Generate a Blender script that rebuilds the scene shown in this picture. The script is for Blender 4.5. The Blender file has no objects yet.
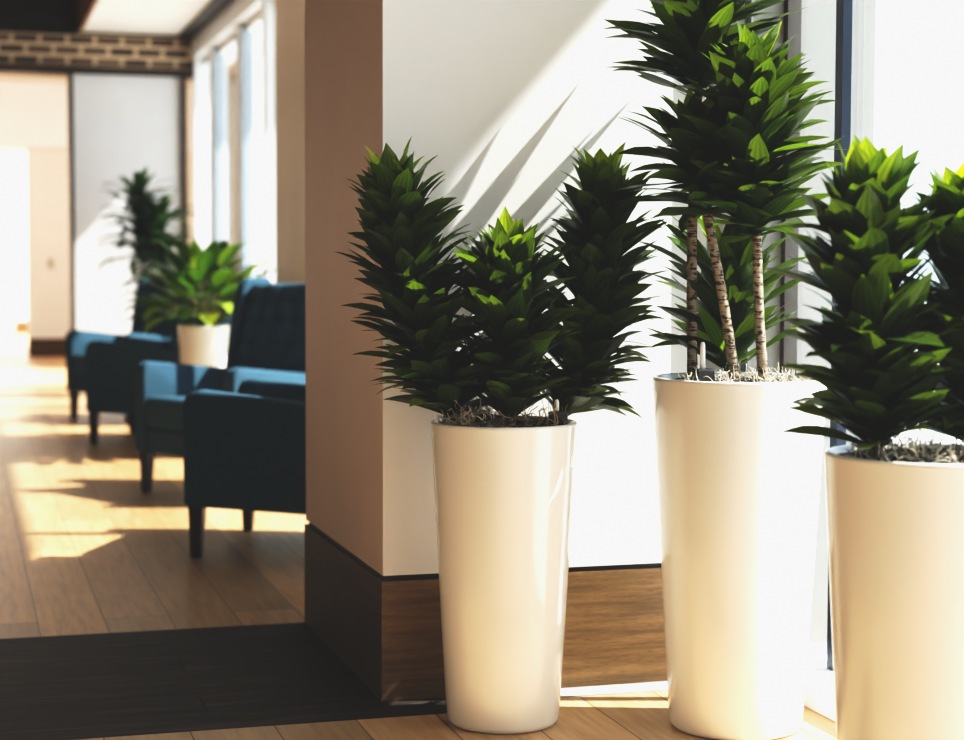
import bpy, bmesh, math, random
from mathutils import Vector, Matrix
C = bpy.context.scene.collection
PI = math.pi
random.seed(7)

# ------------------------------------------------------------------ materials
def new_mat(name):
    m = bpy.data.materials.new(name); m.use_nodes = True
    nt = m.node_tree; nt.nodes.clear()
    out = nt.nodes.new('ShaderNodeOutputMaterial')
    return m, nt, out
def N(nt, t, **kw):
    n = nt.nodes.new(t)
    for k, v in kw.items(): setattr(n, k, v)
    return n
def setin(n, **kw):
    for k, v in kw.items(): n.inputs[k.replace('_', ' ')].default_value = v
def rgb(c): return (c[0], c[1], c[2], 1.0)
def ramp(nt, stops, fac=None):
    r = N(nt, 'ShaderNodeValToRGB')
    while len(r.color_ramp.elements) < len(stops): r.color_ramp.elements.new(.5)
    for e, (p, c) in zip(r.color_ramp.elements, stops): e.position = p; e.color = rgb(c)
    if fac is not None: nt.links.new(fac, r.inputs[0])
    return r
def mapped(nt, scale=(1, 1, 1), rot=(0, 0, 0), loc=(0, 0, 0), kind='Object'):
    tc = N(nt, 'ShaderNodeTexCoord'); mp = N(nt, 'ShaderNodeMapping')
    mp.inputs['Scale'].default_value = scale; mp.inputs['Rotation'].default_value = rot; mp.inputs['Location'].default_value = loc
    nt.links.new(tc.outputs[kind], mp.inputs[0]); return mp.outputs[0]
def noise(nt, vec, scale, detail=3, rough=.5):
    n = N(nt, 'ShaderNodeTexNoise'); setin(n, Scale=scale, Detail=detail, Roughness=rough)
    if vec is not None: nt.links.new(vec, n.inputs['Vector'])
    return n.outputs['Fac']
def simple(name, col, rough=.5, metal=0., var=.12, scale=6., bump=0., bscale=60., coat=0., spec=.5, vscale=(1, 1, 1)):
    m, nt, out = new_mat(name)
    b = N(nt, 'ShaderNodeBsdfPrincipled'); setin(b, Roughness=rough, Metallic=metal)
    b.inputs['Specular IOR Level'].default_value = spec
    b.inputs['Coat Weight'].default_value = coat; b.inputs['Coat Roughness'].default_value = .06
    v = mapped(nt, vscale)
    f = noise(nt, v, scale)
    r = ramp(nt, [(.3, [c * (1 - var) for c in col]), (.7, [min(1, c * (1 + var)) for c in col])], f)
    nt.links.new(r.outputs[0], b.inputs['Base Color'])
    if bump:
        bp = N(nt, 'ShaderNodeBump'); setin(bp, Strength=bump, Distance=.004)
        nt.links.new(noise(nt, v, bscale, 2), bp.inputs['Height']); nt.links.new(bp.outputs[0], b.inputs['Normal'])
    nt.links.new(b.outputs[0], out.inputs[0]); return m

def plank_mat(name, along, c_dark, c_mid, c_light, width=.2, length=1.6, rough=.38, seam=(.05, .03, .02), off=0., spec=.5):
    m, nt, out = new_mat(name)
    rot = (0, 0, PI / 2) if along == 'y' else (0, 0, 0)
    tc = N(nt, 'ShaderNodeTexCoord')
    mp = N(nt, 'ShaderNodeMapping'); mp.inputs['Rotation'].default_value = rot; mp.inputs['Location'].default_value = (0.37, off, 0)
    nt.links.new(tc.outputs['Object'], mp.inputs[0])
    br = N(nt, 'ShaderNodeTexBrick'); br.offset = .37; br.offset_frequency = 2
    setin(br, Scale=1.0, Brick_Width=length, Row_Height=width, Mortar_Size=.0022, Mortar_Smooth=.3, Bias=0.)
    br.inputs['Color1'].default_value = (0, 0, 0, 1); br.inputs['Color2'].default_value = (1, 1, 1, 1); br.inputs['Mortar'].default_value = (.5, .5, .5, 1)
    nt.links.new(mp.outputs[0], br.inputs['Vector'])
    # grain: noise stretched along the board, jogged per board
    cx = N(nt, 'ShaderNodeVectorMath', operation='MULTIPLY_ADD')
    nt.links.new(br.outputs['Color'], cx.inputs[0]); cx.inputs[1].default_value = (3.1, 7.7, 5.)
    nt.links.new(mp.outputs[0], cx.inputs[2])
    st = N(nt, 'ShaderNodeMapping'); st.inputs['Scale'].default_value = (1.2, 14, 1); nt.links.new(cx.outputs[0], st.inputs[0])
    g = noise(nt, st.outputs[0], 3.0, 6, .62)
    gr = ramp(nt, [(.28, c_dark), (.5, c_mid), (.74, c_light)], g)
    tone = N(nt, 'ShaderNodeMix', data_type='RGBA', blend_type='MULTIPLY'); tone.inputs[0].default_value = 1.
    tr = ramp(nt, [(0., (.72, .72, .72)), (1., (1.12, 1.1, 1.06))], br.outputs['Color'])
    nt.links.new(gr.outputs[0], tone.inputs[6]); nt.links.new(tr.outputs[0], tone.inputs[7])
    mx = N(nt, 'ShaderNodeMix', data_type='RGBA'); nt.links.new(br.outputs['Fac'], mx.inputs[0])
    nt.links.new(tone.outputs[2], mx.inputs[6]); mx.inputs[7].default_value = rgb(seam)
    b = N(nt, 'ShaderNodeBsdfPrincipled'); b.inputs['Specular IOR Level'].default_value = spec
    nt.links.new(mx.outputs[2], b.inputs['Base Color'])
    rr = N(nt, 'ShaderNodeMapRange'); setin(rr, To_Min=rough - .07, To_Max=rough + .1); nt.links.new(g, rr.inputs[0]); nt.links.new(rr.outputs[0], b.inputs['Roughness'])
    bp = N(nt, 'ShaderNodeBump', invert=True); setin(bp, Strength=.35, Distance=.003); nt.links.new(br.outputs['Fac'], bp.inputs['Height'])
    nt.links.new(bp.outputs[0], b.inputs['Normal'])
    nt.links.new(b.outputs[0], out.inputs[0]); return m

def wood_mat(name, c_dark, c_mid, c_light, rough=.4, spec=.4):
    m, nt, out = new_mat(name)
    v = mapped(nt, (1.3, 1.3, 22))
    g = noise(nt, v, 2.2, 7, .65)
    gr = ramp(nt, [(.3, c_dark), (.5, c_mid), (.72, c_light)], g)
    f2 = noise(nt, mapped(nt, (40, 40, 900)), 1., 2)
    mx = N(nt, 'ShaderNodeMix', data_type='RGBA', blend_type='MULTIPLY'); mx.inputs[0].default_value = .6
    r2 = ramp(nt, [(.35, (.55, .5, .45)), (.55, (1, 1, 1))], f2)
    nt.links.new(gr.outputs[0], mx.inputs[6]); nt.links.new(r2.outputs[0], mx.inputs[7])
    b = N(nt, 'ShaderNodeBsdfPrincipled'); setin(b, Roughness=rough); b.inputs['Specular IOR Level'].default_value = spec
    nt.links.new(mx.outputs[2], b.inputs['Base Color'])
    bp = N(nt, 'ShaderNodeBump'); setin(bp, Strength=.15, Distance=.002); nt.links.new(g, bp.inputs['Height']); nt.links.new(bp.outputs[0], b.inputs['Normal'])
    nt.links.new(b.outputs[0], out.inputs[0]); return m

def brick_mat():
    m, nt, out = new_mat('brick')
    v = mapped(nt, (1, 1, 1), rot=(PI / 2, 0, 0))
    br = N(nt, 'ShaderNodeTexBrick'); br.offset = .5
    setin(br, Scale=1.0, Brick_Width=.235, Row_Height=.094, Mortar_Size=.019, Mortar_Smooth=.2, Bias=0.)
    br.inputs['Color1'].default_value = (.05, .032, .024, 1); br.inputs['Color2'].default_value = (.20, .14, .10, 1); br.inputs['Mortar'].default_value = (.62, .48, .34, 1)
    nt.links.new(v, br.inputs['Vector'])
    b = N(nt, 'ShaderNodeBsdfPrincipled'); setin(b, Roughness=.85); nt.links.new(br.outputs['Color'], b.inputs['Base Color'])
    bp = N(nt, 'ShaderNodeBump', invert=True); setin(bp, Strength=.6, Distance=.01); nt.links.new(br.outputs['Fac'], bp.inputs['Height']); nt.links.new(bp.outputs[0], b.inputs['Normal'])
    nt.links.new(b.outputs[0], out.inputs[0]); return m

def leaf_mat(name, c_old, c_mid, c_young, trans=.35, stripe=.5, rough=.34):
    m, nt, out = new_mat(name)
    at = N(nt, 'ShaderNodeAttribute', attribute_name='leaf')      # r: random, g: age (1 = young tip leaf), b: across
    sp = N(nt, 'ShaderNodeSeparateColor'); nt.links.new(at.outputs['Color'], sp.inputs[0])
    r = ramp(nt, [(0., c_old), (.5, c_mid), (1., c_young)], sp.outputs[1])
    # lengthwise stripes
    w = N(nt, 'ShaderNodeMath', operation='SINE'); mul = N(nt, 'ShaderNodeMath', operation='MULTIPLY'); mul.inputs[1].default_value = 26.
    nt.links.new(sp.outputs[2], mul.inputs[0]); nt.links.new(mul.outputs[0], w.inputs[0])
    sr = N(nt, 'ShaderNodeMapRange'); setin(sr, From_Min=-1., From_Max=1., To_Min=1. - stripe, To_Max=1.15); nt.links.new(w.outputs[0], sr.inputs[0])
    rn = N(nt, 'ShaderNodeMapRange'); setin(rn, To_Min=.55, To_Max=1.35); nt.links.new(sp.outputs[0], rn.inputs[0])
    m1 = N(nt, 'ShaderNodeMath', operation='MULTIPLY'); nt.links.new(sr.outputs[0], m1.inputs[0]); nt.links.new(rn.outputs[0], m1.inputs[1])
    sc = N(nt, 'ShaderNodeVectorMath', operation='SCALE'); nt.links.new(r.outputs[0], sc.inputs[0]); nt.links.new(m1.outputs[0], sc.inputs['Scale'])
    b = N(nt, 'ShaderNodeBsdfPrincipled'); setin(b, Roughness=rough); b.inputs['Specular IOR Level'].default_value = .4
    nt.links.new(sc.outputs[0], b.inputs['Base Color'])
    t = N(nt, 'ShaderNodeBsdfTranslucent')
    tcol = N(nt, 'ShaderNodeVectorMath', operation='MULTIPLY'); nt.links.new(sc.outputs[0], tcol.inputs[0]); tcol.inputs[1].default_value = (2.6, 2.1, .55)
    nt.links.new(tcol.outputs[0], t.inputs[0])
    mx = N(nt, 'ShaderNodeMixShader'); mx.inputs[0].default_value = trans
    nt.links.new(b.outputs[0], mx.inputs[1]); nt.links.new(t.outputs[0], mx.inputs[2]); nt.links.new(mx.outputs[0], out.inputs[0])
    return m

def bark_mat(name, c1, c2):
    m, nt, out = new_mat(name)
    v = mapped(nt, (85, 85, 110)); n1 = noise(nt, v, 1., 2, .4)
    v2 = mapped(nt, (30, 30, 260)); n2 = noise(nt, v2, 1., 2)
    a = N(nt, 'ShaderNodeMath', operation='ADD'); nt.links.new(n1, a.inputs[0]); nt.links.new(n2, a.inputs[1])
    h = N(nt, 'ShaderNodeMath', operation='MULTIPLY'); nt.links.new(a.outputs[0], h.inputs[0]); h.inputs[1].default_value = .5
    r = ramp(nt, [(.43, c2), (.50, c1), (.64, [min(1, c * 1.25) for c in c1])], h.outputs[0])
    b = N(nt, 'ShaderNodeBsdfPrincipled'); setin(b, Roughness=.8); nt.links.new(r.outputs[0], b.inputs['Base Color'])
    bp = N(nt, 'ShaderNodeBump'); setin(bp, Strength=.6, Distance=.004); nt.links.new(h.outputs[0], bp.inputs['Height']); nt.links.new(bp.outputs[0], b.inputs['Normal'])
    nt.links.new(b.outputs[0], out.inputs[0]); return m

def glass_mat(name, refl=.07, tint=(.96, .985, 1.)):
    m, nt, out = new_mat(name)
    t = N(nt, 'ShaderNodeBsdfTransparent'); t.inputs[0].default_value = rgb(tint)
    g = N(nt, 'ShaderNodeBsdfGlossy'); setin(g, Roughness=.02)
    lw = N(nt, 'ShaderNodeLayerWeight'); setin(lw, Blend=.25)
    mr = N(nt, 'ShaderNodeMapRange'); setin(mr, To_Min=.03, To_Max=.35); nt.links.new(lw.outputs['Fresnel'], mr.inputs[0])
    mx = N(nt, 'ShaderNodeMixShader'); nt.links.new(mr.outputs[0], mx.inputs[0])
    nt.links.new(t.outputs[0], mx.inputs[1]); nt.links.new(g.outputs[0], mx.inputs[2]); nt.links.new(mx.outputs[0], out.inputs[0])
    return m

M = {}
M['white'] = simple('white_paint', (.82, .815, .80), .6, var=.015, scale=3, bump=.05, bscale=220)
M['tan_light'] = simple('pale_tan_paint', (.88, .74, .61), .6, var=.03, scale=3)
M['tan'] = simple('tan_paint', (.80, .61, .48), .6, var=.03, scale=3, bump=.05, bscale=220)  # white pier paint with warm bounce light put into the colour
M['cream'] = simple('cream_paint', (.78, .73, .66), .6, var=.02)
M['partition'] = simple('partition_panel', (.80, .80, .82), .5, var=.02)
M['ceil_white'] = simple('ceiling_white', (.86, .86, .84), .8, var=.02)
M['ceil_dark'] = simple('ceiling_dark', (.012, .012, .013), .8)
M['fascia'] = simple('fascia_brown', (.22, .12, .07), .6)
M['oak'] = plank_mat('oak_planks', 'y', (.45, .25, .115), (.62, .37, .18), (.72, .47, .26), width=.2, length=2.2, rough=.36, seam=(.20, .11, .06), off=-.02)
M['oak_near'] = plank_mat('oak_planks_near', 'y', (.46, .28, .14), (.58, .38, .21), (.68, .48, .29), width=.2, length=1.4, rough=.4, seam=(.16, .08, .035), off=.09)
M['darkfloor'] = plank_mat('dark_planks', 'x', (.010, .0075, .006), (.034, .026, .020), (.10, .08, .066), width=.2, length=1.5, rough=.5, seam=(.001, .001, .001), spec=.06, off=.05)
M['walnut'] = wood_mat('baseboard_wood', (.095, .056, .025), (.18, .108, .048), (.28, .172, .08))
M['walnut_dark'] = wood_mat('dark_baseboard_wood', (.05, .03, .015), (.078, .048, .024), (.11, .07, .036), .5, .12)  # far baseboard's dark wood; on the pier it carries painted-in shade
M['black_metal'] = simple('black_metal', (.012, .012, .013), .4, .3)
M['alu_white'] = simple('white_aluminium', (.78, .80, .82), .4, .0, var=.02)
M['frame_brown'] = simple('bronze_frame', (.07, .06, .055), .45, .2)
M['frame_blue'] = simple('dark_blue_gasket', (.010, .020, .040), .3, .1)
M['reveal'] = simple('window_reveal', (.27, .27, .26), .7, var=.03)
M['ext'] = simple('exterior_panel', (.70, .74, .75), .7, var=.04)
M['steel_dark'] = simple('dark_steel', (.035, .024, .02), .5, .2)
M['brick'] = brick_mat()
M['glass'] = glass_mat('window_glass')
M['pot'] = simple('gloss_white_fibreglass', (.86, .84, .80), .22, var=.01, scale=2, coat=.6)
M['soil'] = simple('dark_soil', (.035, .025, .018), .95, var=.6, scale=60, bump=1., bscale=90)
M['moss'] = simple('dry_moss', (.60, .55, .45), .9, var=.4, scale=50)
M['root'] = simple('dry_root', (.36, .25, .14), .8, var=.3, scale=40)
M['plastic'] = simple('black_plastic', (.012, .012, .013), .4)
M['tube'] = simple('clear_tube', (.75, .78, .78), .1)
M['leaf'] = leaf_mat('dracaena_leaf', (.036, .066, .016), (.068, .135, .018), (.22, .34, .024), trans=.40, stripe=.24, rough=.3)
M['leaf_big'] = leaf_mat('broad_leaf', (.035, .10, .02), (.08, .19, .03), (.22, .36, .05), trans=.32, stripe=.2)
M['leaf_tall'] = leaf_mat('strap_leaf', (.010, .034, .012), (.02, .06, .018), (.06, .15, .02), trans=.3, stripe=.35)
M['bark'] = bark_mat('cane_bark', (.33, .26, .19), (.045, .032, .022))
M['bark_green'] = bark_mat('green_stem', (.16, .18, .06), (.05, .06, .02))
M['fabric'] = simple('teal_blue_fabric', (.044, .10, .145), .9, var=.10, scale=90, bump=.25, bscale=500, spec=.2)
M['chair_wood'] = simple('dark_chair_wood', (.022, .015, .012), .35)
M['ground'] = simple('pale_paving', (.62, .62, .60), .9, var=.06)
M['alu_grey'] = simple('grey_blue_aluminium', (.38, .45, .52), .4, var=.03)
M['stone'] = simple('pale_stone_strip', (.40, .39, .37), .6, var=.2, scale=30)
M['side_wall'] = simple('shaded_side_wall', (.56, .48, .41), .7, var=.03)  # even wall tone, picked for the bounce it gives the room
M['switch'] = simple('switch_plate', (.45, .40, .33), .5)

# ------------------------------------------------------------------ mesh helpers
def link(name, me, mat, parent=None, smooth=False):
    o = bpy.data.objects.new(name, me); C.objects.link(o)
    if mat is not None:
        for mm in (mat if isinstance(mat, (list, tuple)) else [mat]): me.materials.append(mm)
    if smooth:
        for p in me.polygons: p.use_smooth = True
    if parent is not None: o.parent = parent
    return o
def obj(name, bm, mat, parent=None, smooth=False):
    me = bpy.data.meshes.new(name); bm.normal_update(); bm.to_mesh(me); bm.free()
    return link(name, me, mat, parent, smooth)
def empty(name, loc, rz=0.):
    o = bpy.data.objects.new(name, None); C.objects.link(o); o.location = loc; o.rotation_euler = (0, 0, rz)
    o.empty_display_size = .1; return o
def tag(o, label, cat, group=None):
    o['label'] = label; o['category'] = cat
    if group: o['group'] = group
    return o
def struct(o): o['kind'] = 'structure'; return o
def bx(bm, x0, x1, y0, y1, z0, z1, bevel=0., seg=2):
    r = bmesh.ops.create_cube(bm, size=1.)
    vs = r['verts']
    for v in vs:
        v.co = Vector(((x0 + x1) / 2 + v.co.x * (x1 - x0), (y0 + y1) / 2 + v.co.y * (y1 - y0), (z0 + z1) / 2 + v.co.z * (z1 - z0)))
    if bevel:
        es = list({e for v in vs for e in v.link_edges})
        bmesh.ops.bevel(bm, geom=es, offset=bevel, segments=seg, affect='EDGES', profile=.5)
    return bm
def box(name, x0, x1, y0, y1, z0, z1, mat, parent=None, bevel=0., seg=2, smooth=False):
    return obj(name, bx(bmesh.new(), x0, x1, y0, y1, z0, z1, bevel, seg), mat, parent, smooth)
def lathe(prof, n=64, bm=None):
    bm = bm or bmesh.new(); rings = []
    for r, z in prof:
        if r < 1e-6: rings.append([bm.verts.new((0, 0, z))])
        else: rings.append([bm.verts.new((r * math.cos(2 * PI * i / n), r * math.sin(2 * PI * i / n), z)) for i in range(n)])
    for a, b in zip(rings, rings[1:]):
        for i in range(n):
            j = (i + 1) % n
            if len(a) == 1 and len(b) == 1: continue
            if len(a) == 1: bm.faces.new((a[0], b[j], b[i]))
            elif len(b) == 1: bm.faces.new((a[i], a[j], b[0]))
            else: bm.faces.new((a[i], a[j], b[j], b[i]))
    return bm
def catmull(pts, n):
    P = [Vector(p) for p in pts]; P = [P[0] * 2 - P[1]] + P + [P[-1] * 2 - P[-2]]
    out = []; segs = len(P) - 3
    for k in range(n + 1):
        t = k / n * segs; i = min(int(t), segs - 1); u = t - i
        a, b, c, d = P[i:i + 4]
        out.append(.5 * ((2 * b) + (c - a) * u + (2 * a - 5 * b + 4 * c - d) * u * u + (3 * b - a - 3 * c + d) * u ** 3))
    return out
def tube(bm, pts, radii, sides=10):
    rings = []
    for i, p in enumerate(pts):
        t = (pts[min(i + 1, len(pts) - 1)] - pts[max(i - 1, 0)]).normalized()
        u = t.cross(Vector((0, 1, 0.13))).normalized(); w = t.cross(u)
        r = radii[i] if isinstance(radii, (list, tuple)) else radii
        rings.append([bm.verts.new(p + (u * math.cos(2 * PI * k / sides) + w * math.sin(2 * PI * k / sides)) * r) for k in range(sides)])
    for a, b in zip(rings, rings[1:]):
        for k in range(sides):
            j = (k + 1) % sides; bm.faces.new((a[k], b[k], b[j], a[j]))
    bm.faces.new(rings[0]); bm.faces.new(rings[-1][::-1])
    return bm
def prism(poly, x0, x1, bevel=0., seg=3):
    """poly in (y,z), extruded along x"""
    bm = bmesh.new()
    a = [bm.verts.new((x0, y, z)) for y, z in poly]; b = [bm.verts.new((x1, y, z)) for y, z in poly]
    bm.faces.new(a[::-1]); bm.faces.new(b); n = len(poly)
    for i in range(n):
        j = (i + 1) % n; bm.faces.new((a[i], a[j], b[j], b[i]))
    bmesh.ops.recalc_face_normals(bm, faces=bm.faces)
    if bevel: bmesh.ops.bevel(bm, geom=list(bm.edges), offset=bevel, segments=seg, affect='EDGES', profile=.5)
    return bm

# ------------------------------------------------------------------ leaves
def LP(t):
    # blade outline: clasping base, broad middle, drawn-out tip
    pts = ((0., .55), (.1, .62), (.26, .86), (.44, 1.), (.62, .95), (.78, .68), (.91, .27), (1., .01))
    for (a, x), (b, y) in zip(pts, pts[1:]):
        if t <= b: return x + (y - x) * (t - a) / (b - a)
    return .01
class Leaves:
    def __init__(s): s.v = []; s.f = []; s.c = []
    def leaf(s, base, axis, side, length, width, ang, bend, age, rnd, fold=.22, rows=(0, .1, .26, .44, .62, .78, .91, 1.), wprof=None, twist=0.):
        """axis: growth axis, side: outward unit vector; ang: angle from axis; bend: extra angle by the tip"""
        axis = Vector(axis).normalized(); side = (Vector(side) - axis * Vector(side).dot(axis)).normalized()
        cross = axis.cross(side)
        p = Vector(base); prev = 0.; i0 = len(s.v)
        for k, t in enumerate(rows):
            th = ang + bend * t * t
            d = axis * math.cos(th) + side * math.sin(th)
            p = p + d * (t - prev) * length; prev = t
            nrm = axis * math.sin(th) - side * math.cos(th)
            w = width * .5 * (wprof(t) if wprof else LP(t))
            if k == len(rows) - 1: w = width * .012
            tw = twist * t; cr = cross * math.cos(tw) + nrm * math.sin(tw); nr = nrm * math.cos(tw) - cross * math.sin(tw)
            for q, off in ((-1, 0.), (-.5, .45), (0, 1.), (.5, .45), (1, 0.)):
                s.v.append(p + cr * (w * q) - nr * (fold * w * off))
                s.c.append((rnd, age, q * .5 + .5, 1.))
            if k:
                for j in range(4):
                    a = i0 + (k - 1) * 5 + j; s.f.append((a, a + 1, a + 6, a + 5))
    def build(s, name, mat, parent=None):
        me = bpy.data.meshes.new(name); me.from_pydata([tuple(v) for v in s.v], [], s.f)
        ca = me.color_attributes.new('leaf', 'FLOAT_COLOR', 'POINT')
        for i, c in enumerate(s.c): ca.data[i].color = c
        return link(name, me, mat, parent, True)

def crown(spine, n, L, W, th0, th1, bend0, bend1, seed, r_base=.008, mid=.0, young=.16, t0=0., lprof=None, jitter=.2):
    """compact dracaena crown: leaves packed in a spiral along the spine"""
    R = random.Random(seed); lv = Leaves(); S = catmull(spine, 60)
    ga = 2.39996
    for i in range(n):
        t = t0 + (1 - t0) * ((i + .5) / n) ** .95
        x = t * 60; k = min(int(x), 59); p = S[k].lerp(S[k + 1], x - k)
        ax = ((S[k + 1] - S[k]).normalized() + Vector((0, 0, .8))).normalized()
        a = i * ga + R.uniform(-.5, .5)
        e1 = ax.cross(Vector((0, 1, 0))).normalized(); e2 = ax.cross(e1)
        side = e1 * math.cos(a) + e2 * math.sin(a)
        u = (t - t0) / (1 - t0)
        th = th0 + (th1 - th0) * (u ** 1.15) + R.gauss(0, jitter)
        if u > .9: th = th * (1 - (u - .9) * 6.5)
        bend = bend0 + (bend1 - bend0) * u + R.gauss(0, .15)
        ll = L * (lprof(u) if lprof else 1.) * R.uniform(.75, 1.18)
        age = max(0., min(1., (u - (1 - young)) / young)) if u > 1 - young else 0.
        age = max(age, R.random() ** 3 * .55)
        lv.leaf(p + side * r_base, ax, side, ll, W * R.uniform(.85, 1.15), max(.04, th), bend, age, R.random(), fold=R.uniform(.05, .38), twist=R.uniform(-.6, .6))
    return lv

# ------------------------------------------------------------------ camera
FPX, YAW, PITCH, ROLL = 1778.7, 0.286219487, 0.0587419171, 0.00303969932
Fv = Vector((math.sin(YAW) * math.cos(PITCH), math.cos(YAW) * math.cos(PITCH), -math.sin(PITCH)))
Rv = Vector((math.cos(YAW), -math.sin(YAW), 0)); Uv = Rv.cross(Fv)
R2 = Rv * math.cos(ROLL) + Uv * math.sin(ROLL); U2 = -Rv * math.sin(ROLL) + Uv * math.cos(ROLL)
cam = bpy.data.cameras.new('camera'); co = bpy.data.objects.new('camera', cam); C.objects.link(co)
co.matrix_world = Matrix(((R2.x, U2.x, -Fv.x, 0), (R2.y, U2.y, -Fv.y, 0), (R2.z, U2.z, -Fv.z, 1.1), (0, 0, 0, 1)))
cam.sensor_fit = 'HORIZONTAL'; cam.sensor_width = 36.; cam.lens = FPX / 964 * 36.
cam.dof.use_dof = True; cam.dof.focus_distance = 4.1; cam.dof.aperture_fstop = 2.7
cam.clip_start = .05; cam.clip_end = 300
bpy.context.scene.camera = co

# ------------------------------------------------------------------ the setting
X0, X1, Y1, Y2, HB = 1.015, 1.788, 4.327, 5.36, .305
FX = 2.015                       # room side of the glazed facade
# floors
def floor(name, x0, x1, y0, y1, mat):
    bm = bmesh.new(); bx(bm, x0, x1, y0, y1, -.08, 0.); return struct(obj(name, bm, mat))
floor('floor_corridor', -3.2, 2.4, Y2, 40., M['oak'])
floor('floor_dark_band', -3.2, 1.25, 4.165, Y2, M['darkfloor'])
floor('floor_beside_window', 1.25, 2.4, 4.165, Y2, M['oak_near'])
floor('floor_foreground', -3.2, 2.4, -2.5, 4.165, M['oak_near'])
# pier with a white front; warm bounce light coloured into its side
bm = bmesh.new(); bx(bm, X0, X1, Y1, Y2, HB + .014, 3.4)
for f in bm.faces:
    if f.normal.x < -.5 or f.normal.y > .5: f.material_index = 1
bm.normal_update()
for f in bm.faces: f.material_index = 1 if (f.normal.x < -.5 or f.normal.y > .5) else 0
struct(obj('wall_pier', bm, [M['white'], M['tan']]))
struct(box('trim_1', X0 + .008, X1 - .008, Y1 + .008, Y2 - .008, HB - .002, HB + .016, M['black_metal']))
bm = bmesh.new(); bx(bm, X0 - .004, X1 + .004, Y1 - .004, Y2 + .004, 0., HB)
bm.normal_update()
for f in bm.faces: f.material_index = 1 if f.normal.x < -.5 else 0  # left face darker: its shade is put into the wood colour
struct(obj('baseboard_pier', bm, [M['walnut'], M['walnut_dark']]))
struct(box('trim_8', 1.26, FX, 4.238, Y1 - .004, -.02, .003, M['stone']))
struct(box('wall_infill', X1, FX + .1, 4.62, 4.74, 0., 3.4, M['white']))
# glazed facade, solid stretch beside the pier, then windows
struct(box('wall_facade', FX, 2.39, 4.36, 6.16, 0., 3.4, [M['reveal']]))
struct(box('trim_2', FX - .006, FX + .004, 4.35, 4.37, 0., 3.1, M['black_metal']))
struct(box('wall_header', FX, 2.39, -2.5, 16.3, 2.92, 3.4, M['alu_white']))
def window(idx, y0, y1, posts, z0=.075, z1=2.92, gx=2.14):
    w = empty('window_%d' % idx, (0, 0, 0)); struct(w)
    w2 = box('pane', gx - .004, gx + .004, y0, y1, z0, z1, M['glass'], w)
    for (a, b, xa, xb, mat) in posts:
        box('frame', xa, xb, a, b, z0, z1, M[mat], w)
    box('sill', FX, 2.20, y0, y1, 0., z0, M['alu_white'], w, bevel=.006)
    box('frame', gx - .03, gx + .03, y0, y1, z1 - .06, z1, M['alu_white'], w)
    return w
window(1, -2.5, 4.36, [(4.335, 4.362, 2.118, 2.157, 'frame_brown'), (4.022, 4.06, 2.115, 2.14, 'frame_blue'), (2.0, 2.06, 2.105, 2.16, 'frame_blue'), (-.1, -.04, 2.105, 2.16, 'frame_blue')])
window(2, 6.16, 10.0, [(6.16, 6.19, 2.08, 2.18, 'alu_white'), (6.90, 6.95, 2.08, 2.18, 'alu_white'), (8.4, 8.45, 2.08, 2.18, 'alu_white'), (9.95, 10.0, 2.08, 2.18, 'alu_white')])
window(3, 11.2, 16.0, [(11.2, 11.3, 2.05, 2.18, 'alu_white'), (12.15, 12.27, 2.03, 2.18, 'alu_white'), (13.5, 13.53, 2.08, 2.16, 'alu_grey'), (13.53, 13.7, 2.06, 2.18, 'alu_white'), (15.0, 15.03, 2.08, 2.16, 'alu_grey'), (15.03, 15.2, 2.06, 2.18, 'alu_white'), (15.9, 16.0, 2.03, 2.18, 'alu_white')])
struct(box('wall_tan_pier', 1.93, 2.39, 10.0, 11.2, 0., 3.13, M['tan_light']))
# ceilings
struct(box('ceiling', -3.2, 1.06, -2.5, 16.4, 3.45, 3.55, M['ceil_dark']))
struct(box('ceiling_soffit', 1.062, 2.39, -2.5, 16.4, 3.13, 3.3, M['ceil_white']))
struct(box('trim_3', 1.03, 1.06, -2.5, 16.3, 3.11, 3.45, M['fascia']))
struct(box('trim_4', 1.90, FX - .004, 5.4, 16.0, 3.09, 3.129, M['black_metal']))
# end of the corridor: brick lintel on a steel angle, white partition, opening
struct(box('wall_brick_lintel', -3.2, 2.2, 16.02, 16.3, 2.82, 3.10, M['brick']))
struct(box('trim_5', -3.2, 2.2, 15.99, 16.32, 2.76, 2.82, M['steel_dark']))
struct(box('wall_over_lintel', -3.2, 2.2, 16.05, 16.3, 3.10, 3.6, M['ceil_dark']))
struct(box('wall_partition', .985, 1.97, 16.05, 16.2, 0., 2.76, M['partition']))
struct(box('trim_6', .95, .985, 16.0, 16.25, 0., 2.76, M['steel_dark']))
struct(box('trim_7', 1.925, 1.965, 15.98, 16.05, 0., 2.76, M['steel_dark']))
# hall beyond
struct(box('wall_far', .79, 3.0, 21.7, 21.9, .0, 2.46, M['cream']))
struct(box('baseboard_far', .785, 3.0, 21.68, 21.7, 0., .22, M['walnut_dark']))
struct(box('wall_bulkhead', -3.2, 3.0, 21.6, 22.4, 2.46, 3.22, M['white']))
struct(box('ceiling_hall', -3.2, 3.0, 16.32, 21.6, 3.22, 3.32, M['cream']))
struct(box('wall_hall_side', 3.0, 3.2, 18.6, 24., 0., 3.4, M['ext']))  # added wall that keeps direct sun off the hall's end
struct(box('wall_far_end', -3.2, 3.0, 29., 29.2, 0., 3.6, M['white']))
struct(box('baseboard_far_end', .86, 3.0, 28.97, 29., 0., .2, M['walnut']))
# enclosing walls off to the left and behind the camera
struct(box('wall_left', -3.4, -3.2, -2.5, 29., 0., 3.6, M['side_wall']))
struct(box('wall_back', -3.2, 2.4, -2.7, -2.5, 0., 3.6, M['side_wall']))
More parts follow.
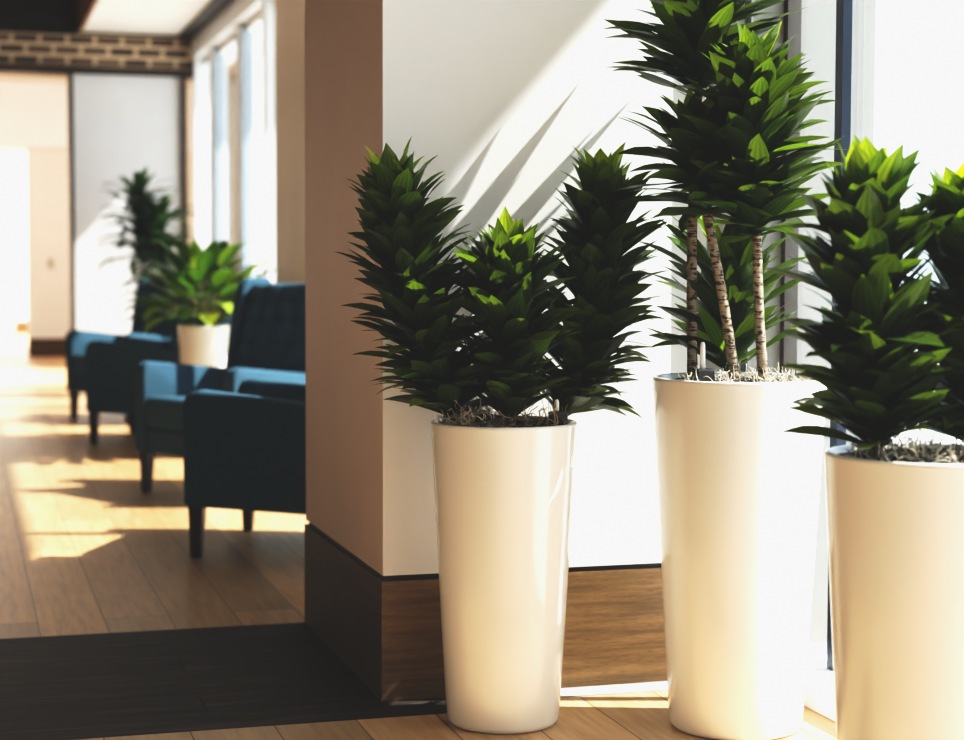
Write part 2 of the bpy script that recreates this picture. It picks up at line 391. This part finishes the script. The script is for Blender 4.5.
# outside
struct(box('ground_outside', 2.4, 60., -40., 60., -.3, -.05, M['ground']))
struct(box('roof_canopy_1', 2.4, 4.35, -4., 4.2, 4.85, 4.95, M['ext']))  # unseen canopies, added and stepped to bound the incoming sun
struct(box('roof_canopy_2', 2.4, 4.60, 4.2, 14.6, 4.85, 4.95, M['ext']))
struct(box('roof_canopy_3', 2.4, 4.18, 14.6, 16.5, 4.85, 4.95, M['ext']))
struct(box('wall_facade_upper', 2.2, 2.39, -4., 16.5, 3.4, 4.95, M['ext']))

sw = box('light_switch', 1.02, 1.09, 21.685, 21.70, 1.05, 1.17, M['switch'], bevel=.004)
tag(sw, 'small wall switch plate on the cream wall at the far end of the corridor', 'light switch')

# ------------------------------------------------------------------ planters
def pot_mesh(h, db, dt):
    rb, rt = db / 2, dt / 2; w = .011
    prof = [(0, 0), (rb * .9, 0), (rb - .012, .0), (rb - .004, .004), (rb, .014)]
    for k in range(1, 13):
        t = k / 12; prof.append((rb + (rt - rb) * (t ** .92), .014 + (h - .024) * t))
    prof += [(rt + .0008, h - .005), (rt - .001, h - .001), (rt - .004, h), (rt - w + .002, h), (rt - w, h - .003), (rt - w - .004, h - .06), (0, h - .065)]
    return lathe(prof, 96)
def soil_mesh(r, z, seed, hump=.012):
    bm = bmesh.new(); R = random.Random(seed); n = 40; rings = []
    for k in range(12):
        rr = r * k / 11
        if k == 0: rings.append([bm.verts.new((0, 0, z + hump))]); continue
        rings.append([bm.verts.new((rr * math.cos(2 * PI * i / n), rr * math.sin(2 * PI * i / n), z + hump * (1 - (k / 11) ** 2) + R.uniform(-.005, .006) * (k < 11))) for i in range(n)])
    for a, b in zip(rings, rings[1:]):
        for i in range(n):
            j = (i + 1) % n
            if len(a) == 1: bm.faces.new((a[0], b[i], b[j]))
            else: bm.faces.new((a[i], b[i], b[j], a[j]))
    return bm
def strands(n, cx, cy, rx, ry, z, h, seed, rad=.0011, ln=.05, rmax=.158):
    """curly dry moss / root strands heaped on the soil"""
    R = random.Random(seed); bm = bmesh.new()
    for i in range(n):
        a = R.uniform(0, 2 * PI); q = math.sqrt(R.random())
        p = Vector((cx + rx * q * math.cos(a), cy + ry * q * math.sin(a), z + h * R.random() * (1 - q * q * .7)))
        d = R.uniform(0, 2 * PI); pts = [p]; el = R.uniform(-.5, .8)
        for s in range(6):
            d += R.uniform(-.9, .9); el += R.uniform(-.7, .6)
            p = p + Vector((math.cos(d) * math.cos(el), math.sin(d) * math.cos(el), math.sin(el))) * ln / 6
            p.z = max(z - .002, p.z); q2 = math.hypot(p.x, p.y)
            if q2 > rmax: p.x *= rmax / q2; p.y *= rmax / q2
            pts.append(p)
        tube(bm, pts, rad * R.uniform(.7, 1.4), 4)
    return bm
def gauge(parent, x, y, z, tube_h, wd=.036):
    g = obj('water_gauge', bx(bmesh.new(), x - wd / 2, x + wd / 2, y - .013, y + .013, z - .02, z + .018, .004), M['plastic'], parent)
    bx_ = lathe([(0, z + .018), (.006, z + .018), (.006, z + .018 + tube_h), (.004, z + .024 + tube_h), (0, z + .025 + tube_h)], 16)
    for v in bx_.verts: v.co += Vector((x - .004, y, 0))
    obj('gauge_tube', bx_, M['tube'], g, True); return g
def stem(parent, spine, r0, r1, mat='bark', name='cane', n=40):
    S = catmull(spine, n); rad = [(r0 + (r1 - r0) * i / n) * (1 + .05 * math.sin(i * 2.1)) for i in range(n + 1)]
    return obj(name, tube(bmesh.new(), S, rad, 12), M[mat], parent, True)

def rel(pts, o): return [(p[0] - o[0], p[1] - o[1], p[2]) for p in pts]

# --- planter nearest the pier corner: three leaning canes
o1 = (1.2495, 4.058)
P1 = tag(empty('potted_dracaena', (*o1, 0)), 'white planter before the pier with three leafy dracaena canes, the middle one shortest', 'potted plant', 'white planters of dracaena')
obj('planter_pot', pot_mesh(.728, .271, .350), M['pot'], P1, True)
obj('soil', soil_mesh(.164, .712, 1), M['soil'], P1, True)
obj('moss', strands(420, -.085, -.02, .065, .10, .708, .058, 5), M['moss'], P1, True)
obj('dry_roots', strands(120, .03, -.085, .10, .055, .710, .022, 6, .0010, .07), M['root'], P1, True)
gauge(P1, .108, -.085, .738, .022, .042)
for nm, sp, n, L, W, seed, extra in (
    ('l', [(1.135, 4.07, .70), (1.105, 4.07, .80), (1.052, 4.07, .945), (1.01, 4.07, 1.11), (.982, 4.07, 1.25)], 300, .172, .052, 11, dict(th0=.96, th1=.38, bend0=.6, bend1=.55)),
    ('m', [(1.247, 3.985, .70), (1.243, 3.985, .80), (1.236, 3.98, .91), (1.232, 3.98, 1.01), (1.231, 3.98, 1.075)], 240, .172, .052, 12, dict(th0=.92, th1=.38, bend0=.6, bend1=.5)),
    ('r', [(1.42, 4.075, .70), (1.437, 4.085, .80), (1.485, 4.1, .95), (1.512, 4.11, 1.11), (1.521, 4.115, 1.25)], 300, .180, .052, 13, dict(th0=.98, th1=.38, bend0=.6, bend1=.55))):
    sp = rel(sp, o1)
    if nm == 'r': sp[0] = (.125, .02, .70)
    c = stem(P1, sp, .011, .008, name='cane')
    crown(sp, n, L, W, seed=seed, t0=.10, lprof=lambda u: .85 + .35 * math.sin(PI * min(1, u * 1.05)) * .6, **extra).build('foliage', M['leaf'], c)

# --- tallest planter: bare canes with high crowns and a short bushy one
o2 = (1.775, 3.868)
P2 = tag(empty('potted_dracaena', (*o2, 0)), 'tallest glossy white planter with bare ringed canes under high dracaena crowns, beside the window', 'potted plant', 'white planters of dracaena')
obj('planter_pot', pot_mesh(.838, .316, .410), M['pot'], P2, True)
obj('soil', soil_mesh(.193, .822, 2), M['soil'], P2, True)
obj('moss', strands(420, 0, -.06, .17, .14, .824, .016, 15, .001, .04, .182), M['moss'], P2, True)
gauge(P2, -.128, -.085, .846, .055, .045)
hp = lambda u: .8 + .45 * math.sin(PI * min(1, u + .1))
A = rel([(1.690, 3.95, .82), (1.694, 3.97, 1.06), (1.702, 3.985, 1.28), (1.722, 4.01, 1.49), (1.746, 4.03, 1.67), (1.765, 4.04, 1.78)], o2)
c = stem(P2, A, .013, .009); crown(A, 140, .19, .055, 1.25, .42, .4, .45, 21, t0=.62, lprof=hp).build('foliage', M['leaf'], c)
B = rel([(1.745, 3.82, .82), (1.718, 3.83, 1.0), (1.698, 3.86, 1.16), (1.688, 3.90, 1.30), (1.69, 3.93, 1.40)], o2)
c = stem(P2, B, .013, .009); crown(B, 75, .18, .052, 1.45, .5, .5, .45, 22, t0=.60, lprof=hp).build('foliage', M['leaf'], c)
D = rel([(1.806, 3.80, .82), (1.796, 3.81, 1.0), (1.79, 3.815, 1.20), (1.781, 3.816, 1.38), (1.776, 3.816, 1.53)], o2)
c = stem(P2, D, .0125, .009); crown(D, 205, .175, .056, 1.18, .40, .45, .5, 23, t0=.46, lprof=hp).build('foliage', M['leaf'], c)
E_ = rel([(1.80, 3.97, .82), (1.805, 3.99, .92), (1.805, 4.0, 1.02), (1.805, 4.0, 1.09)], o2)
c = stem(P2, E_, .010, .007); crown(E_, 75, .22, .054, 1.0, .5, .4, .4, 24, t0=.08, young=.4).build('foliage', M['leaf'], c)

# --- planter nearest the camera, cut by the frame
o3 = (1.749, 2.95)
P3 = tag(empty('potted_dracaena', (*o3, 0)), 'white planter cut by the right edge of the photo, with two dense dark dracaenas', 'potted plant', 'white planters of dracaena')
obj('planter_pot', pot_mesh(.752, .312, .396), M['pot'], P3, True)
obj('soil', soil_mesh(.187, .738, 3), M['soil'], P3, True)
obj('moss', strands(520, .0, -.02, .16, .15, .739, .020, 16, .001, .05, .18), M['moss'], P3, True)
hs = catmull([(-.17, -.05, .738), (-.09, -.11, .748), (.02, -.12, .757), (.12, -.09, .752), (.165, -.03, .74)], 24)
obj('irrigation_hose', tube(bmesh.new(), hs, .004, 8), M['plastic'], P3, True)
cp = lambda u: .9 + .25 * math.sin(PI * min(1, u + .15))
A = rel([(1.640, 2.95, .73), (1.628, 2.95, .85), (1.615, 2.95, .98), (1.608, 2.95, 1.11), (1.610, 2.95, 1.19)], o3)
c = stem(P3, A, .012, .008); crown(A, 230, .165, .064, .98, .38, .5, .45, 31, t0=.07, lprof=cp).build('foliage', M['leaf'], c)
B = rel([(1.842, 2.95, .73), (1.842, 2.95, .85), (1.838, 2.95, .98), (1.832, 2.95, 1.10), (1.824, 2.95, 1.17)], o3)
c = stem(P3, B, .012, .008); crown(B, 225, .165, .064, .98, .38, .5, .45, 32, t0=.07, lprof=cp).build('foliage', M['leaf'], c)

# --- broad-leaved plant between the armchairs
o4 = (1.36, 10.2)
P4 = tag(empty('potted_broadleaf', (*o4, 0)), 'broad-leaved green plant in a cream planter standing between the armchairs', 'potted plant')
obj('planter_pot', pot_mesh(.755, .26, .325), M['pot'], P4, True)
obj('soil', soil_mesh(.14, .735, 4), M['soil'], P4, True)
R = random.Random(41); lv = Leaves(); stm = bmesh.new()
wide = lambda t: max(.02, math.sin(PI * min(1, t * .96 + .04) ** .8)) ** .75
for i in range(78):
    a = i * 2.39996; q = (i + .5) / 78
    lean = .12 + 1.3 * q ** .8; ln = R.uniform(.18, .32) * (1.1 - .25 * q)
    b0 = Vector((.03 * math.cos(a), .03 * math.sin(a), .74)); side = Vector((math.cos(a), math.sin(a), 0))
    top = b0 + side * math.sin(lean) * ln + Vector((0, 0, 1)) * (math.cos(lean) * ln + .04)
    tube(stm, catmull([b0, b0.lerp(top, .5) + Vector((0, 0, .03)), top], 6), .004, 6)
    lv.leaf(top, (0, 0, 1), side, R.uniform(.18, .27), R.uniform(.085, .125), lean + R.uniform(-.1, .35), R.uniform(.5, 1.1), R.random() ** 2, R.random(), fold=.25, wprof=wide, twist=R.uniform(-.4, .4))
st4 = obj('stems', stm, M['bark_green'], P4, True); lv.build('foliage', M['leaf_big'], P4)

# --- tall plant before the partition
o5 = (1.53, 15.1)
P5 = tag(empty('potted_cane_plant', (*o5, 0)), 'tall dark cane plant with drooping strap leaves in front of the pale end partition', 'potted plant')
obj('planter_pot', pot_mesh(.5, .27, .34), M['pot'], P5, True)
obj('soil', soil_mesh(.155, .478, 5), M['soil'], P5, True)
for k, (dx, dy, zt, n, seed) in enumerate(((-.06, .02, 1.62, 70, 51), (.05, -.03, 1.40, 55, 52), (.08, .05, 1.15, 40, 53))):
    sp = [(dx * .5, dy, .47), (dx * .7, dy, .47 + (zt - .47) * .4), (dx * 1.2, dy, .47 + (zt - .47) * .75), (dx * 1.3, dy, zt)]
    c = stem(P5, sp, .018, .012, name='cane')
    crown(sp, n, .40, .075, 1.1, .45, 1.8, 1.1, seed, t0=.45, young=.1).build('foliage', M['leaf_tall'], c)

# ------------------------------------------------------------------ armchairs
def tufted_back(parent):
    """reclined back, biscuit tufted on the front; local: chair faces -y, width along x"""
    bm = bmesh.new(); nx, nz = 48, 48; w = .315; th = .11
    def pos(u, v, front):
        z = .40 + .625 * v; y = .535 + .15 * v + .03 * v * v
        x = (u * 2 - 1) * w * (1 + .04 * v)
        edge = min(1, min(u, 1 - u) / .07, min(v + .3, 1 - v) / .06); edge = math.sqrt(max(0., 1 - (1 - edge) ** 2))
        if front:
            tu = abs(math.sin(PI * u * 5)) ** .5; tv = abs(math.sin(PI * v * 6)) ** .5
            y -= edge * .035 + (.030 * tu + .012 * tv) * edge
        else: y += th - .03 + edge * .03
        if v > .94: z -= (1 - edge) * .02
        return (x, y, z)
    F_ = [[bm.verts.new(pos(i / nx, j / nz, True)) for i in range(nx + 1)] for j in range(nz + 1)]
    B_ = [[bm.verts.new(pos(i / nx, j / nz, False)) for i in range(nx + 1)] for j in range(nz + 1)]
    for j in range(nz):
        for i in range(nx):
            bm.faces.new((F_[j][i], F_[j][i + 1], F_[j + 1][i + 1], F_[j + 1][i]))
            bm.faces.new((B_[j][i + 1], B_[j][i], B_[j + 1][i], B_[j + 1][i + 1]))
    for j in range(nz):
        bm.faces.new((F_[j][0], F_[j + 1][0], B_[j + 1][0], B_[j][0])); bm.faces.new((F_[j + 1][nx], F_[j][nx], B_[j][nx], B_[j + 1][nx]))
    for i in range(nx):
        bm.faces.new((F_[nz][i], F_[nz][i + 1], B_[nz][i + 1], B_[nz][i])); bm.faces.new((F_[0][i + 1], F_[0][i], B_[0][i], B_[0][i + 1]))
    bmesh.ops.recalc_face_normals(bm, faces=bm.faces)
    return obj('backrest', bm, M['fabric'], parent, True)
def make_armchair():
    t = empty('armchair', (0, 0, 0))
    def leg(x, y, dx, dy, z1):
        bm = bmesh.new(); a, b = .030, .019
        lo = [bm.verts.new((x + dx + sx * b, y + dy + sy * b, 0)) for sx, sy in ((-1, -1), (1, -1), (1, 1), (-1, 1))]
        hi = [bm.verts.new((x + sx * a, y + sy * a, z1)) for sx, sy in ((-1, -1), (1, -1), (1, 1), (-1, 1))]
        bm.faces.new(lo[::-1]); bm.faces.new(hi)
        for i in range(4): j = (i + 1) % 4; bm.faces.new((lo[i], lo[j], hi[j], hi[i]))
        bmesh.ops.bevel(bm, geom=list(bm.edges), offset=.004, segments=2, affect='EDGES')
        obj('leg', bm, M['chair_wood'], t)
    leg(-.35, .04, 0, -.005, .22); leg(.35, .04, 0, -.005, .22); leg(-.33, .66, 0, .05, .19); leg(.33, .66, 0, .05, .19)
    obj('seat_frame', bx(bmesh.new(), -.312, .312, .012, .70, .20, .315, .012), M['fabric'], t, True)
    sc = bx(bmesh.new(), -.308, .308, -.012, .57, .317, .47, .035, 4)
    for v in sc.verts:
        v.co.z -= .05 * max(0, v.co.y) * (v.co.z > .36)
        if v.co.z > .42: v.co.z += .012 * (1 - (v.co.x / .31) ** 2)
    obj('seat_cushion', sc, M['fabric'], t, True)
    for s in (-1, 1):
        poly = [(0, .20), (-.004, .57), (.004, .605), (.025, .628), (.06, .635), (.62, .572), (.72, .55), (.76, .40), (.74, .165)]
        x0, x1 = sorted((s * .314, s * .402))
        obj('arm', prism(poly, x0, x1, .016), M['fabric'], t, True)
        wing = [(.53, .57), (.565, .80), (.605, .985), (.63, 1.022), (.66, 1.032), (.77, 1.035), (.80, 1.0), (.74, .56)]
        x0, x1 = sorted((s * .330, s * .395))
        obj('wing', prism(wing, x0, x1, .014), M['fabric'], t, True)
    tufted_back(t)
    return t
def dup(root):
    r = root.copy(); C.objects.link(r)
    for ch in list(root.children):
        c = ch.copy(); C.objects.link(c); c.parent = r
        for g in ch.children:
            d = g.copy(); C.objects.link(d); d.parent = c
    return r
def place(ch, foot, fac, right, label):
    """foot: the front foot nearest the walkway; fac: facing vector; right: +1 when that foot is the chair's local +x"""
    f = Vector((fac[0], fac[1], 0)).normalized(); rz = math.atan2(f.x, -f.y)     # local -y -> f
    ex = Vector((math.cos(rz), math.sin(rz), 0)); ey = Vector((-math.sin(rz), math.cos(rz), 0))
    p = Vector((foot[0], foot[1], 0)) - ex * (.35 * right) - ey * .035
    ch.location = p; ch.rotation_euler = (0, 0, rz)
    tag(ch, label, 'armchair', 'blue tufted armchairs along the window')
a1 = make_armchair(); a2 = dup(a1); a3 = dup(a1); a4 = dup(a1)
place(a1, (.845, 6.66), (-.907, .42), +1, 'nearest blue armchair, turned dark side on, half hidden behind the pier')
place(a2, (.86, 8.66), (-.88, -.47), -1, 'blue armchair with tufted back and sunlit seat, in front of the cream planter')
place(a3, (.785, 11.08), (-.907, .42), +1, 'blue armchair behind the cream planter showing its black shaded side')
place(a4, (.776, 12.9), (-.88, -.47), -1, 'farthest blue armchair, by the pale end partition')

# ------------------------------------------------------------------ light
w = bpy.data.worlds.new('world'); bpy.context.scene.world = w; w.use_nodes = True
bg = w.node_tree.nodes['Background']; bg.inputs[0].default_value = (.76, .89, 1.0, 1); bg.inputs[1].default_value = 2.7
sun = bpy.data.lights.new('sun', 'SUN'); sun.energy = 23.; sun.angle = .0095; sun.color = (1., .95, .86)
so = bpy.data.objects.new('sun', sun); C.objects.link(so)
sd = Vector((1., -.28, 1.12)).normalized(); so.rotation_euler = sd.to_track_quat('Z', 'Y').to_euler(); so.location = (8, -2, 9)
def area(name, loc, size, power, col, aim):
    l = bpy.data.lights.new(name, 'AREA'); l.shape = 'RECTANGLE'; l.size, l.size_y = size; l.energy = power; l.color = col
    o = bpy.data.objects.new(name, l); C.objects.link(o); o.location = loc
    o.rotation_euler = (Vector(aim) - Vector(loc)).to_track_quat('-Z', 'Y').to_euler(); return o
area('hall_lamp', (-.2, 19.2, 3.15), (1.6, 1.6), 60, (.97, .97, 1.), (.3, 20.5, 0))  # added fill to brighten the hall, no fitting modelled
area('ceiling_lamp', (-1.2, .8, 3.4), (2., 2.), 18, (1., .86, .68), (-.2, 3., 0))  # added warm fill from overhead, out of view

# ------------------------------------------------------------------ colour management
sc = bpy.context.scene
sc.view_settings.view_transform = 'Standard'; sc.view_settings.look = 'None'
sc.view_settings.exposure = 0.; sc.view_settings.gamma = 1.
vs = sc.view_settings; vs.use_curve_mapping = True
cv = vs.curve_mapping.curves[3]
vs.curve_mapping.extend = 'HORIZONTAL'
cv.points[0].location = (0., .012); cv.points[1].location = (1., .935)
for p in ((.06, .041), (.25, .22), (.6, .64)): cv.points.new(*p)
vs.curve_mapping.update()
sc.cycles.use_denoising = True
sc.cycles.max_bounces = 10; sc.cycles.diffuse_bounces = 5; sc.cycles.transparent_max_bounces = 12
sc.cycles.sample_clamp_indirect = 6.
